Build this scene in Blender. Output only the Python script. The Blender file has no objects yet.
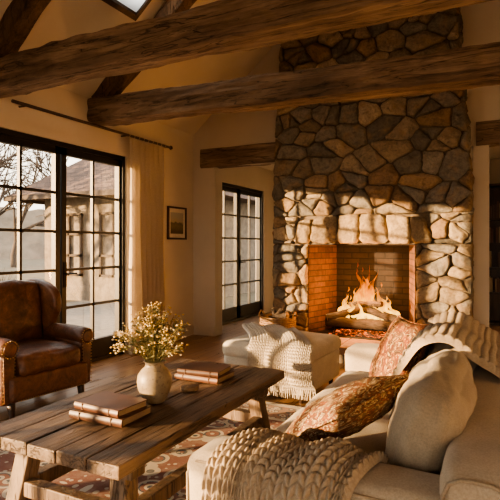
import bpy, bmesh, math, random
from mathutils import Vector, Matrix, noise, Euler
random.seed(7)
COL=bpy.context.scene.collection
try:
    bpy.context.scene.view_settings.look='AgX - Medium High Contrast'
except Exception as ex:
    print('look',ex)

# ---------------------------------------------------------------- materials
class NT:
    def __init__(s,name):
        s.m=bpy.data.materials.new(name); s.m.use_nodes=True
        s.t=s.m.node_tree; s.t.nodes.clear()
        s.out=s.n('ShaderNodeOutputMaterial')
    def n(s,typ,**k):
        nd=s.t.nodes.new(typ)
        for a,b in k.items(): setattr(nd,a,b)
        return nd
    def l(s,a,b): s.t.links.new(a,b)
    def coord(s,scale=(1,1,1),rot=(0,0,0),out='Object'):
        tc=s.n('ShaderNodeTexCoord'); mp=s.n('ShaderNodeMapping')
        mp.inputs['Scale'].default_value=scale; mp.inputs['Rotation'].default_value=rot
        s.l(tc.outputs[out],mp.inputs['Vector']); return mp.outputs['Vector']
    def noise(s,vec,scale=5,detail=6,rough=.6,dist=0):
        nd=s.n('ShaderNodeTexNoise'); nd.inputs['Scale'].default_value=scale
        nd.inputs['Detail'].default_value=detail; nd.inputs['Roughness'].default_value=rough
        nd.inputs['Distortion'].default_value=dist
        if vec is not None: s.l(vec,nd.inputs['Vector'])
        return nd.outputs['Fac']
    def ramp(s,fac,stops,interp='LINEAR'):
        nd=s.n('ShaderNodeValToRGB'); cr=nd.color_ramp; cr.interpolation=interp
        while len(cr.elements)<len(stops): cr.elements.new(.5)
        for e,(p,c) in zip(cr.elements,stops):
            e.position=p; e.color=(c[0],c[1],c[2],1)
        s.l(fac,nd.inputs['Fac']); return nd.outputs['Color']
    def mix(s,fac,a,b,mode='MIX'):
        nd=s.n('ShaderNodeMix',data_type='RGBA',blend_type=mode)
        if isinstance(fac,(int,float)): nd.inputs[0].default_value=fac
        else: s.l(fac,nd.inputs[0])
        for i,x in ((6,a),(7,b)):
            if isinstance(x,(tuple,list)): nd.inputs[i].default_value=(x[0],x[1],x[2],1)
            else: s.l(x,nd.inputs[i])
        return nd.outputs[2]
    def math(s,op,a,b=None):
        nd=s.n('ShaderNodeMath',operation=op)
        for i,x in enumerate((a,b)):
            if x is None: continue
            if isinstance(x,(int,float)): nd.inputs[i].default_value=x
            else: s.l(x,nd.inputs[i])
        return nd.outputs[0]
    def bump(s,h,strength=.4,dist=.01,normal=None):
        b=s.n('ShaderNodeBump'); b.inputs['Strength'].default_value=strength
        b.inputs['Distance'].default_value=dist; s.l(h,b.inputs['Height'])
        if normal is not None: s.l(normal,b.inputs['Normal'])
        return b.outputs['Normal']
    def bsdf(s,color,rough=.6,metal=0,normal=None,**k):
        p=s.n('ShaderNodeBsdfPrincipled')
        if isinstance(color,(tuple,list)): p.inputs['Base Color'].default_value=(color[0],color[1],color[2],1)
        else: s.l(color,p.inputs['Base Color'])
        if isinstance(rough,(int,float)): p.inputs['Roughness'].default_value=rough
        else: s.l(rough,p.inputs['Roughness'])
        p.inputs['Metallic'].default_value=metal
        if normal is not None: s.l(normal,p.inputs['Normal'])
        for a,b in k.items():
            p.inputs[a.replace('_',' ')].default_value=b
        return p
    def done(s,sh):
        s.l(sh.outputs[0],s.out.inputs['Surface']); return s.m

def m_plain(name,c,rough=.5,metal=0,var=.12,scale=20):
    t=NT(name); v=t.coord(); f=t.noise(v,scale)
    col=t.ramp(f,[(.3,[x*(1-var) for x in c]),(.7,[min(1,x*(1+var)) for x in c])])
    return t.done(t.bsdf(col,rough,metal,t.bump(f,.15,.003)))
def m_wood(name,dark,mid,light,axis='X',rough=.6,scale=7,bump=.6,stretch=.1,cracks=1.0):
    t=NT(name); sc=[1,1,1]; sc['XYZ'.index(axis)]=stretch
    v=t.coord(sc)
    f=t.noise(v,scale,9,.68,.7)
    col=t.ramp(f,[(.30,dark),(.5,mid),(.68,light)])
    f2=t.noise(v,scale*4.5,6,.7,.3)
    crack=t.ramp(f2,[(.34,(.18,.17,.16)),(.47,(1,1,1))])
    col=t.mix(.75,col,crack,'MULTIPLY')
    sc2=list(sc); sc2['XYZ'.index(axis)]=stretch*.6
    f3=t.noise(t.coord(sc2),scale*1.6,3,.5,1.2)
    ck=t.ramp(t.math('ABSOLUTE',t.math('SUBTRACT',f3,.5)),[(0,(.10,.085,.08)),(.014,(1,1,1))])
    col=t.mix(.8*cracks,col,ck,'MULTIPLY')
    big=t.noise(t.coord(),1.9,4,.6)
    col=t.mix(.6,col,t.ramp(big,[(.35,(.45,.43,.41)),(.65,(1.05,1.05,1.05))]),'MULTIPLY')
    n1=t.bump(f2,bump,.006); n2=t.bump(f,bump*.8,.012,n1); n3=t.bump(ck,.8*cracks,.012,n2)
    return t.done(t.bsdf(col,rough,0,n3))
def m_fabric(name,c,rough=.9,scale=260,bumpd=.002,var=.12,sheen=.15):
    t=NT(name); v=t.coord()
    w=t.n('ShaderNodeTexChecker'); w.inputs['Scale'].default_value=scale; t.l(v,w.inputs['Vector'])
    f=t.noise(v,scale*.6,2,.6); g=t.noise(v,5,3,.6)
    h=t.math('ADD',f,t.math('MULTIPLY',w.outputs['Fac'],.4))
    col=t.ramp(g,[(.3,[x*(1-var) for x in c]),(.7,[min(1,x*(1+var)) for x in c])])
    col=t.mix(.6,col,t.ramp(f,[(.3,(.62,.62,.62)),(.65,(1,1,1))]),'MULTIPLY')
    return t.done(t.bsdf(col,rough,0,t.bump(h,.45,bumpd),Sheen_Weight=sheen))

M={}
def plaster(name,c):
    t=NT(name); v=t.coord(); f=t.noise(v,1.6,5,.6); g=t.noise(v,28,5,.7)
    col=t.ramp(f,[(.3,[x*.93 for x in c]),(.7,[min(1,x*1.04) for x in c])])
    return t.done(t.bsdf(col,.88,0,t.bump(g,.18,.006)))
M['plaster']=plaster('warm_plaster',(.55,.49,.415))
M['ceil']=plaster('ceiling_plaster',(.57,.515,.44))
M['trim']=m_plain('trim_paint',(.55,.49,.41),.55,0,.05)
M['beamX']=m_wood('hewn_beam_wood',(.085,.055,.038),(.215,.148,.102),(.39,.29,.21),'X',.8,7,1.0)
M['rafter']=m_wood('rafter_wood',(.05,.03,.019),(.125,.077,.048),(.20,.13,.085),'Z',.75,6,.8)
M['beamY']=m_wood('ridge_wood',(.06,.034,.02),(.17,.10,.06),(.28,.18,.11),'Y',.75,6,.8)
M['table']=m_wood('table_wood',(.065,.04,.027),(.18,.118,.078),(.31,.22,.15),'Y',.5,9,.7,.07,.9)
M['tableX']=m_wood('table_leg_wood',(.065,.04,.026),(.16,.105,.07),(.28,.195,.13),'Z',.6,9,.5,.1)
M['darkwood']=m_wood('dark_wood',(.02,.01,.006),(.05,.025,.014),(.09,.045,.025),'Z',.4,9,.3,.1,.3)
M['black']=m_plain('black_steel',(.012,.011,.011),.45,.2)
M['iron']=m_plain('iron',(.025,.022,.02),.55,.8)
M['brass']=m_plain('brass',(.45,.28,.10),.3,1)
M['mortar']=m_plain('mortar',(.13,.10,.072),.95,0,.35,40)
def stone():
    t=NT('field_stone'); a=t.n('ShaderNodeAttribute'); a.attribute_name='col'
    v=t.coord(); f=t.noise(v,8,10,.75,.6); g=t.noise(v,34,8,.8); k=t.noise(v,5,6,.65,.5)
    col=t.mix(.9,a.outputs['Color'],t.ramp(f,[(.30,(.32,.30,.28)),(.46,(.82,.79,.75)),(.58,(1.05,.99,.92)),(.72,(1.5,1.4,1.26))]),'MULTIPLY')
    col=t.mix(.7,col,t.ramp(g,[(.35,(.36,.34,.32)),(.55,(1,1,1))]),'MULTIPLY')
    col=t.mix(t.ramp(k,[(.52,(0,0,0)),(.66,(.55,.55,.55))]),col,(.33,.215,.115))
    n=t.bump(g,.8,.014); n=t.bump(f,1.0,.04,n)
    return t.done(t.bsdf(col,.9,0,n))
M['stone']=stone()
def floorm():
    t=NT('oak_plank_floor'); v=t.coord(rot=(0,0,math.pi/2))
    b=t.n('ShaderNodeTexBrick'); t.l(v,b.inputs['Vector'])
    b.inputs['Scale'].default_value=1; b.inputs['Brick Width'].default_value=1.9
    b.inputs['Row Height'].default_value=.15; b.inputs['Mortar Size'].default_value=.003
    b.inputs['Color1'].default_value=(.25,.135,.068,1); b.inputs['Color2'].default_value=(.40,.245,.135,1)
    b.inputs['Mortar'].default_value=(.02,.01,.005,1)
    g=t.noise(t.coord((1,.09,1)),16,8,.65,.6)
    col=t.mix(.8,b.outputs['Color'],t.ramp(g,[(.3,(.5,.48,.45)),(.65,(1.1,1.08,1.05))]),'MULTIPLY')
    n=t.bump(g,.15,.004)
    n=t.bump(t.math('MULTIPLY',b.outputs['Fac'],-1),.5,.004,n)
    return t.done(t.bsdf(col,t.math('ADD',t.math('MULTIPLY',g,.25),.18),0,n))
M['floor']=floorm()
def brick(name,c1,c2,mo,bw=.22,rh=.075):
    t=NT(name); tc=t.n('ShaderNodeTexCoord'); s=t.n('ShaderNodeSeparateXYZ'); t.l(tc.outputs['Object'],s.inputs[0])
    c=t.n('ShaderNodeCombineXYZ'); t.l(t.math('ADD',s.outputs[0],s.outputs[1]),c.inputs[0]); t.l(s.outputs[2],c.inputs[1])
    b=t.n('ShaderNodeTexBrick'); t.l(c.outputs[0],b.inputs['Vector'])
    b.inputs['Scale'].default_value=1; b.inputs['Brick Width'].default_value=bw
    b.inputs['Row Height'].default_value=rh; b.inputs['Mortar Size'].default_value=.006
    b.inputs['Color1'].default_value=(*c1,1); b.inputs['Color2'].default_value=(*c2,1); b.inputs['Mortar'].default_value=(*mo,1)
    g=t.noise(tc.outputs['Object'],12,6,.7)
    col=t.mix(.7,b.outputs['Color'],t.ramp(g,[(.3,(.45,.42,.4)),(.65,(1.1,1.1,1.1))]),'MULTIPLY')
    n=t.bump(t.math('MULTIPLY',b.outputs['Fac'],-1),.9,.012); n=t.bump(g,.5,.008,n)
    return t.done(t.bsdf(col,.9,0,n))
M['brick']=brick('firebrick',(.14,.058,.03),(.075,.033,.02),(.035,.026,.02))
M['sootbrick']=brick('sooty_brick',(.028,.018,.014),(.014,.010,.009),(.008,.006,.006))
M['hearth']=brick('hearth_stone',(.30,.19,.13),(.24,.15,.10),(.15,.11,.08),.6,.4)
M['shingle']=brick('roof_shingle',(.085,.052,.038),(.13,.082,.06),(.035,.025,.02),.3,.14)
def glass():
    t=NT('window_glass'); tr=t.n('ShaderNodeBsdfTransparent'); gl=t.n('ShaderNodeBsdfGlossy')
    gl.inputs['Roughness'].default_value=.02; tr.inputs['Color'].default_value=(.97,.97,.96,1)
    mx=t.n('ShaderNodeMixShader'); mx.inputs[0].default_value=.05
    t.l(tr.outputs[0],mx.inputs[1]); t.l(gl.outputs[0],mx.inputs[2]); return t.done(mx)
M['glass']=glass()
def frosted():
    t=NT('diffusing_glass'); tr=t.n('ShaderNodeBsdfTranslucent'); tr.inputs[0].default_value=(.85,.85,.82,1); return t.done(tr)
M['frost']=frosted()
def leather():
    t=NT('cognac_leather'); v=t.coord(); f=t.noise(v,5.5,8,.7,.6); g=t.noise(v,90,4,.7); k=t.noise(v,16,6,.7,.5)
    col=t.ramp(f,[(.30,(.038,.016,.009)),(.48,(.115,.045,.021)),(.62,(.20,.083,.038)),(.75,(.34,.17,.085))])
    col=t.mix(.6,col,t.ramp(k,[(.35,(.40,.38,.37)),(.6,(1.1,1.1,1.1))]),'MULTIPLY')
    n=t.bump(g,.25,.003); n=t.bump(f,.5,.025,n); n=t.bump(k,.35,.012,n)
    return t.done(t.bsdf(col,t.math('ADD',t.math('MULTIPLY',k,.4),.16),0,n))
M['leather']=leather()
M['linen']=m_fabric('sofa_linen',(.46,.385,.295))
M['linen2']=m_fabric('cushion_linen',(.34,.275,.20),var=.22)
M['ottoman']=m_fabric('ottoman_linen',(.56,.50,.41))
M['knit']=m_fabric('chunky_wool',(.40,.32,.235),scale=180,bumpd=.004)
M['knit2']=m_fabric('cream_wool',(.56,.49,.40),scale=180,bumpd=.004)
def curtainm():
    t=NT('curtain_linen'); f=t.noise(t.coord(),120,2,.6)
    col=t.ramp(f,[(.3,(.56,.47,.365)),(.7,(.68,.59,.47))])
    p=t.bsdf(col,.9); tl=t.n('ShaderNodeBsdfTranslucent'); t.l(col,tl.inputs[0])
    mx=t.n('ShaderNodeMixShader'); mx.inputs[0].default_value=.35
    t.l(p.outputs[0],mx.inputs[1]); t.l(tl.outputs[0],mx.inputs[2]); return t.done(mx)
M['curtain']=curtainm()
def paisley(name,base,c1,c2,c3,scale):
    t=NT(name); v=t.coord(out='Generated')
    nz=t.n('ShaderNodeTexNoise'); nz.inputs['Scale'].default_value=6; nz.inputs['Detail'].default_value=2; t.l(v,nz.inputs['Vector'])
    vm=t.n('ShaderNodeMix',data_type='RGBA',blend_type='ADD'); vm.inputs[0].default_value=.2
    t.l(v,vm.inputs[6]); t.l(nz.outputs['Color'],vm.inputs[7])
    vo=t.n('ShaderNodeTexVoronoi'); vo.inputs['Scale'].default_value=scale; t.l(vm.outputs[2],vo.inputs['Vector'])
    col=t.ramp(vo.outputs['Distance'],[(0,c3),(.12,c1),(.2,c2),(.25,base),(.33,c2),(.37,c3),(.43,c1),(.6,base)],'CONSTANT')
    v2=t.n('ShaderNodeTexVoronoi'); v2.inputs['Scale'].default_value=scale*3.5; t.l(vm.outputs[2],v2.inputs['Vector'])
    col=t.mix(t.ramp(v2.outputs['Distance'],[(.0,(.9,.9,.9)),(.24,(0,0,0))],'CONSTANT'),col,c2)
    col=t.mix(t.ramp(v2.outputs['Distance'],[(.0,(0,0,0)),(.52,(.6,.6,.6))],'CONSTANT'),col,c3)
    g=t.noise(v,60,3,.7); h=t.noise(v,3,3,.6)
    col=t.mix(.5,col,t.ramp(g,[(.3,(.6,.6,.6)),(.65,(1.05,1.05,1.05))]),'MULTIPLY')
    col=t.mix(.4,col,t.ramp(h,[(.35,(.6,.57,.55)),(.65,(1.1,1.1,1.1))]),'MULTIPLY')
    return t.done(t.bsdf(col,.9,0,t.bump(g,.4,.003)))
M['pais1']=paisley('rust_paisley',(.21,.062,.022),(.30,.125,.042),(.43,.31,.16),(.06,.026,.016),6)
M['pais2']=paisley('tan_paisley',(.33,.22,.12),(.23,.08,.03),(.50,.40,.25),(.09,.045,.026),7)
def rugm():
    t=NT('persian_rug'); tc=t.n('ShaderNodeTexCoord'); s=t.n('ShaderNodeSeparateXYZ'); t.l(tc.outputs['Generated'],s.inputs[0])
    ax=t.math('ABSOLUTE',t.math('SUBTRACT',s.outputs[0],.5)); ay=t.math('ABSOLUTE',t.math('SUBTRACT',s.outputs[1],.5))
    c=t.n('ShaderNodeCombineXYZ'); t.l(ax,c.inputs[0]); t.l(t.math('MULTIPLY',ay,1.8),c.inputs[1])
    vo=t.n('ShaderNodeTexVoronoi'); vo.inputs['Scale'].default_value=13; t.l(c.outputs[0],vo.inputs['Vector'])
    A=(.20,.075,.05);B=(.50,.43,.34);C=(.05,.06,.08);D=(.27,.15,.10)
    col=t.ramp(vo.outputs['Distance'],[(0,C),(.12,B),(.22,A),(.36,C),(.42,B),(.55,A)],'CONSTANT')
    v2=t.n('ShaderNodeTexVoronoi'); v2.inputs['Scale'].default_value=40; t.l(c.outputs[0],v2.inputs['Vector'])
    col=t.mix(t.ramp(v2.outputs['Distance'],[(0,(.85,.85,.85)),(.25,(0,0,0))],'CONSTANT'),col,B)
    bord=t.ramp(v2.outputs['Distance'],[(0,A),(.2,B),(.42,C),(.55,D)],'CONSTANT')
    e=t.math('MAXIMUM',ax,ay)
    mk=t.ramp(e,[(0,(0,0,0)),(.40,(1,1,1))],'CONSTANT'); col=t.mix(mk,col,bord)
    mk2=t.ramp(e,[(0,(0,0,0)),(.392,(1,1,1)),(.404,(0,0,0)),(.478,(1,1,1))],'CONSTANT'); col=t.mix(mk2,col,(.48,.43,.35))
    g=t.noise(tc.outputs['Object'],7,6,.75); h=t.noise(tc.outputs['Object'],240,2,.7)
    col=t.mix(t.ramp(g,[(.46,(0,0,0)),(.74,(.5,.5,.5))]),col,(.40,.35,.28))
    return t.done(t.bsdf(col,.95,0,t.bump(h,.5,.004),Sheen_Weight=.05))
M['rug']=rugm()
def ceramic():
    t=NT('stoneware_glaze'); v=t.coord(); f=t.noise(v,14,6,.6); g=t.noise(v,70,3,.6)
    col=t.ramp(f,[(.3,(.21,.165,.11)),(.7,(.34,.28,.195))]); col=t.mix(t.ramp(g,[(.56,(0,0,0)),(.66,(.6,.6,.6))]),col,(.11,.07,.04))
    return t.done(t.bsdf(col,.45,0,t.bump(f,.2,.006)))
M['ceramic']=ceramic()
M['book']=m_plain('book_leather',(.095,.04,.023),.45,0,.3,9)
M['book2']=m_plain('book_leather_dark',(.062,.028,.018),.45,0,.3,9)
M['pages']=m_plain('book_pages',(.32,.24,.155),.9,0,.15,200)
M['stem']=m_plain('dry_stem',(.22,.19,.085),.8)
M['leaf']=m_plain('olive_leaf',(.11,.115,.05),.7,0,.3)
M['fl1']=m_plain('cream_petal',(.60,.51,.36),.8)
M['fl2']=m_plain('yellow_petal',(.50,.33,.10),.8)
M['fl3']=m_plain('tan_seed',(.27,.16,.075),.8)
M['wicker']=m_wood('wicker',(.12,.06,.03),(.30,.18,.09),(.42,.28,.16),'Z',.7,30,.5,1,.2)
M['bark']=m_wood('log_bark',(.012,.008,.006),(.04,.025,.017),(.085,.06,.042),'X',.9,12,1.0,.3)
M['cut']=m_plain('log_cut',(.36,.23,.12),.8,0,.2,30)
M['grass']=m_plain('dry_lawn',(.13,.105,.065),.95,0,.35,2)
M['patio']=brick('patio_paving',(.24,.21,.17),(.20,.175,.14),(.12,.10,.08),.8,.6)
M['siding']=m_plain('stone_siding',(.15,.12,.09),.8,0,.4,6)
M['treebark']=m_plain('tree_bark',(.07,.052,.04),.9,0,.2,10)
def painting():
    t=NT('landscape_painting'); tc=t.n('ShaderNodeTexCoord'); s=t.n('ShaderNodeSeparateXYZ'); t.l(tc.outputs['Generated'],s.inputs[0])
    n=t.noise(tc.outputs['Generated'],4,6,.6)
    z=t.math('ADD',s.outputs[2],t.math('MULTIPLY',t.math('SUBTRACT',n,.5),.45))
    return t.done(t.bsdf(t.ramp(z,[(.1,(.10,.08,.04)),(.38,(.2,.16,.08)),(.5,(.12,.11,.07)),(.56,(.42,.36,.26)),(.85,(.36,.36,.33))]),.5))
M['paint']=painting()
M['mat']=m_plain('mat_board',(.62,.56,.46),.9)
def flame():
    t=NT('flame'); tc=t.n('ShaderNodeTexCoord'); s=t.n('ShaderNodeSeparateXYZ'); t.l(tc.outputs['Generated'],s.inputs[0])
    n=t.noise(t.coord((1,1,.35)),20,4,.6,1.2)
    z=t.math('ADD',s.outputs[2],t.math('MULTIPLY',t.math('SUBTRACT',n,.5),.9))
    col=t.ramp(z,[(.0,(1,.56,.10)),(.25,(1,.42,.045)),(.5,(1,.25,.015)),(.95,(.9,.10,.003))])
    e=t.n('ShaderNodeEmission'); t.l(col,e.inputs[0])
    st=t.ramp(z,[(.0,(1,1,1)),(.35,(.6,.6,.6)),(1,(.22,.22,.22))]); t.l(t.math('MULTIPLY',st,4.4),e.inputs[1])
    tr=t.n('ShaderNodeBsdfTransparent'); mx=t.n('ShaderNodeMixShader')
    al=t.ramp(t.math('ADD',t.math('MULTIPLY',s.outputs[2],.35),t.math('MULTIPLY',n,.9)),[(.42,(.28,.28,.28)),(.78,(.93,.93,.93))])
    t.l(al,mx.inputs[0]); t.l(e.outputs[0],mx.inputs[1]); t.l(tr.outputs[0],mx.inputs[2]); return t.done(mx)
M['flame']=flame()
def ember():
    t=NT('embers'); n=t.noise(t.coord(),26,4,.7)
    col=t.ramp(n,[(.45,(.02,.012,.01)),(.55,(.5,.06,.01)),(.68,(1,.22,.02))])
    p=t.bsdf((.03,.02,.018),.95); t.l(col,p.inputs['Emission Color']); t.l(t.math('MULTIPLY',t.ramp(n,[(.48,(0,0,0)),(.65,(1,1,1))]),4),p.inputs['Emission Strength'])
    return t.done(p)
M['ember']=ember()

# ---------------------------------------------------------------- geometry helpers
def group(name,loc=(0,0,0),rot=0):
    e=bpy.data.objects.new(name,None); e.empty_display_size=.1
    e.location=loc; e.rotation_euler=(0,0,rot); COL.objects.link(e); return e
class MB:
    def __init__(s): s.v=[];s.f=[];s.m=[]
    def add(s,v,f,mi=0):
        o=len(s.v); s.v+= [tuple(x) for x in v]; s.f+=[tuple(i+o for i in q) for q in f]; s.m+=[mi]*len(f)
    def box(s,a,b,mi=0):
        x0,y0,z0=a;x1,y1,z1=b
        s.add([(x0,y0,z0),(x1,y0,z0),(x1,y1,z0),(x0,y1,z0),(x0,y0,z1),(x1,y0,z1),(x1,y1,z1),(x0,y1,z1)],
          [(0,3,2,1),(4,5,6,7),(0,1,5,4),(1,2,6,5),(2,3,7,6),(3,0,4,7)],mi)
    def obox(s,p0,p1,w,h,mi=0,up=(0,0,1)):
        p0=Vector(p0);p1=Vector(p1);d=(p1-p0).normalized();u=Vector(up)
        sd=d.cross(u).normalized()*w/2; uu=sd.cross(d).normalized()*h/2
        v=[p0-sd-uu,p0+sd-uu,p0+sd+uu,p0-sd+uu,p1-sd-uu,p1+sd-uu,p1+sd+uu,p1-sd+uu]
        s.add(v,[(0,1,2,3),(7,6,5,4),(0,4,5,1),(1,5,6,2),(2,6,7,3),(3,7,4,0)],mi)
    def tube(s,pts,rad,n=8,mi=0,cap=True,sq=1):
        pts=[Vector(p) for p in pts]; V=[];F=[]; k=len(pts)
        if isinstance(rad,(int,float)): rad=[rad]*k
        ref=None
        for i,p in enumerate(pts):
            d=(pts[min(i+1,k-1)]-pts[max(i-1,0)])
            if d.length<1e-9: d=Vector((0,0,1))
            d.normalize()
            if ref is None: ref=Vector((1,0,0)) if abs(d.x)<.8 else Vector((0,1,0))
            a=(ref-d*ref.dot(d)).normalized(); ref=a; b=d.cross(a)
            for j in range(n):
                t=2*math.pi*j/n; V.append(p+(a*math.cos(t)+b*math.sin(t)*sq)*rad[i])
        for i in range(k-1):
            for j in range(n):
                j2=(j+1)%n; F.append((i*n+j,i*n+j2,(i+1)*n+j2,(i+1)*n+j))
        if cap: F.append(tuple(range(n-1,-1,-1))); F.append(tuple((k-1)*n+j for j in range(n)))
        s.add(V,F,mi)
    def blob(s,c,r,mi=0,sc=(1,1,1)):
        V=[(c[0]+x*r*sc[0],c[1]+y*r*sc[1],c[2]+z*r*sc[2]) for x,y,z in ICO[0]]; s.add(V,ICO[1],mi)
    def lathe(s,prof,c=(0,0,0),n=32,mi=0):
        V=[];F=[];k=len(prof)
        for r,z in prof:
            for j in range(n):
                t=2*math.pi*j/n; V.append((c[0]+r*math.cos(t),c[1]+r*math.sin(t),c[2]+z))
        for i in range(k-1):
            for j in range(n):
                j2=(j+1)%n; F.append((i*n+j,i*n+j2,(i+1)*n+j2,(i+1)*n+j))
        s.add(V,F,mi)
    def prism(s,pts,vec,mi=0):
        n=len(pts); vec=Vector(vec); V=[Vector(p) for p in pts]+[Vector(p)+vec for p in pts]
        F=[tuple(range(n-1,-1,-1)),tuple(range(n,2*n))]+[(i,(i+1)%n,(i+1)%n+n,i+n) for i in range(n)]
        s.add(V,F,mi)
    def grid(s,fn,ns,nt,mi=0):
        V=[fn(i/ns,j/nt) for j in range(nt+1) for i in range(ns+1)]
        F=[(j*(ns+1)+i,j*(ns+1)+i+1,(j+1)*(ns+1)+i+1,(j+1)*(ns+1)+i) for j in range(nt) for i in range(ns)]
        s.add(V,F,mi)
    def build(s,name,mats,parent=None,loc=(0,0,0),rot=(0,0,0),smooth=False,bevel=0,seg=2,recalc=True):
        me=bpy.data.meshes.new(name); me.from_pydata(s.v,[],s.f); me.update()
        for m in (mats if isinstance(mats,list) else [mats]): me.materials.append(m)
        me.polygons.foreach_set('material_index',s.m)
        if recalc:
            bm=bmesh.new(); bm.from_mesh(me); bmesh.ops.recalc_face_normals(bm,faces=bm.faces); bm.to_mesh(me); bm.free()
        if smooth: me.polygons.foreach_set('use_smooth',[True]*len(me.polygons))
        ob=bpy.data.objects.new(name,me); COL.objects.link(ob)
        ob.location=loc; ob.rotation_euler=rot
        if parent: ob.parent=parent
        if bevel:
            b=ob.modifiers.new('bevel','BEVEL'); b.width=bevel; b.segments=seg; b.limit_method='ANGLE'; b.harden_normals=False
        return ob
bm=bmesh.new(); bmesh.ops.create_icosphere(bm,subdivisions=1,radius=1)
ICO=([tuple(v.co) for v in bm.verts],[tuple(v.index for v in f.verts) for f in bm.faces]); bm.free()
def box(name,a,b,mat,parent=None,bevel=0,seg=2,smooth=False):
    m=MB(); m.box(a,b); return m.build(name,mat,parent,bevel=bevel,seg=seg,smooth=smooth)
def softbox(name,size,loc,mat,parent=None,r=.05,bulge=(0,0,0),n=14,rot=(0,0,0),wr=.0,shape=None,seed=0,crease=0):
    bm=bmesh.new(); bmesh.ops.create_cube(bm,size=2)
    bmesh.ops.subdivide_edges(bm,edges=bm.edges[:],cuts=n,use_grid_fill=True)
    h=Vector(size)/2; r=min(r,min(h)*.98)
    for v in bm.verts:
        q=Vector([math.copysign(abs(c)**.75,c) for c in v.co])
        P=Vector([q[i]*h[i] for i in range(3)])
        c=Vector([max(-(h[i]-r),min(h[i]-r,P[i])) for i in range(3)])
        dn=(P-c).normalized()
        p=c+dn*r
        for k in range(3):
            a,b=(k+1)%3,(k+2)%3
            p[k]+=q[k]*bulge[k]*(1-q[a]**2)*(1-q[b]**2)
        if wr:
            d=noise.noise_vector(p*7+Vector((seed,seed*2,3)))
            p+=d*wr; p+=noise.noise_vector(p*18+Vector((seed,1,3)))*wr*.35
        if crease:
            cv=abs(noise.noise(Vector((p.x*9+seed,p.y*5,p.z*9))))
            p-=dn*crease*max(0,1-cv*7)
        if shape: p=Vector(shape(p,q))
        v.co=p
    me=bpy.data.meshes.new(name); bm.to_mesh(me); bm.free()
    me.polygons.foreach_set('use_smooth',[True]*len(me.polygons))
    me.materials.append(mat); ob=bpy.data.objects.new(name,me); COL.objects.link(ob)
    ob.location=loc; ob.rotation_euler=rot
    if parent: ob.parent=parent
    return ob
def axes_rot(xa,nrm):
    xa=Vector(xa).normalized(); n=Vector(nrm); n=(n-xa*n.dot(xa)).normalized(); y=n.cross(xa)
    return Matrix((xa,y,n)).transposed().to_euler()
def pillow(name,w,h,t,mat,pos,rot,n=40,seed=0):
    mb=MB()
    def surf(sg):
        def fn(s,u):
            x=s*2-1; y=u*2-1
            e=((1-abs(x)**2.6)*(1-abs(y)**2.6)); e=max(e,0)**.52
            px=x*w/2*(1-.08*(1-y*y)); py=y*h/2*(1-.08*(1-x*x))
            nz=noise.noise(Vector((x*2.2+seed,y*2.2,sg*3)))*.016+noise.noise(Vector((x*6+seed,y*6,sg*5)))*.007
            return (px,py,sg*(t/2*e+nz*e))
        return fn
    mb.grid(surf(1),n,n); mb.grid(surf(-1),n,n)
    pts=[]
    N=30
    for a,b in (((-1,-1),(1,-1)),((1,-1),(1,1)),((1,1),(-1,1)),((-1,1),(-1,-1))):
        for i in range(N):
            f=i/N; x=a[0]+(b[0]-a[0])*f; y=a[1]+(b[1]-a[1])*f
            pts.append((x*w/2*(1-.08*(1-y*y)),y*h/2*(1-.08*(1-x*x)),0))
    pts.append(pts[0]); mb.tube(pts,.006,6)
    ob=mb.build(name,mat,None,pos,rot,smooth=True)
    bm=bmesh.new(); bm.from_mesh(ob.data); bmesh.ops.remove_doubles(bm,verts=bm.verts,dist=.0004); bmesh.ops.recalc_face_normals(bm,faces=bm.faces); bm.to_mesh(ob.data); bm.free()
    return ob
def cat(P,t):
    n=len(P)-1; x=min(max(t,0),.999999)*n; i=int(x); f=x-i
    p0=P[max(i-1,0)];p1=P[i];p2=P[i+1];p3=P[min(i+2,n)]
    return .5*((2*p1)+(p2-p0)*f+(2*p0-5*p1+4*p2-p3)*f*f+(3*p1-p0-3*p2+p3)*f**3)

# ---------------------------------------------------------------- room shell
XL,XR,YB,YF=-4.0,2.4,6.15,-2.5
RX,RZ,EZ=-.8,5.59,2.90
def zc(x): return RZ-abs(x-RX)*(RZ-EZ)/3.2
W0,W1=-1.95,4.70
WT=2.36
m=MB()
m.box((XL-.18,YF,0),(XL,W0,EZ+.1)); m.box((XL-.18,W1,0),(XL,6.75,EZ+.1)); m.box((XL-.18,W0,WT),(XL,W1,EZ+.1))
m.box((XL-.18,8.6,0),(XL,9.4,EZ+.1)); m.box((XL-.18,6.75,2.32),(XL,8.6,EZ+.1))
m.build('wall_left',M['plaster'])
m=MB(); m.box((XR,YF,0),(XR+.18,9.4,EZ+.1)); m.build('wall_right',M['plaster'])
def gab(mb,xa,xb,z0,y0,y1):
    top=[(xb,y0,zc(xb)+.05)]
    if xa<RX<xb: top.append((RX,y0,zc(RX)+.05))
    top.append((xa,y0,zc(xa)+.05))
    mb.prism([(xa,y0,z0),(xb,y0,z0)]+top,(0,y1-y0,0))
m=MB()
m.box((XL,YB,0),(-3.63,YB+.2,2.41)); m.box((-.27,YB,0),(-.11,YB+.2,2.41)); m.box((1.25,YB,0),(XR,YB+.2,2.41))
gab(m,XL,-2.45,2.41,YB,YB+.2); gab(m,-.5,XR,2.41,YB,YB+.2); gab(m,-2.45,-.5,2.5,YB+.02,YB+.2)
m.build('wall_back',M['plaster'])
m=MB()
m.box((XL,YF-.18,0),(-3.5,YF,2.5)); m.box((-1.2,YF-.18,0),(-.4,YF,2.5)); m.box((1.9,YF-.18,0),(XR,YF,2.5))
m.box((-3.5,YF-.18,0),(-1.2,YF,.15)); m.box((-.4,YF-.18,0),(1.9,YF,.15))
gab(m,XL,XR,2.5,YF-.18,YF)
m.build('wall_front',M['plaster'])
m=MB(); m.box((XL-.18,9.4,0),(XR+.18,9.6,EZ)); m.build('wall_hallway',M['plaster'])
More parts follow.
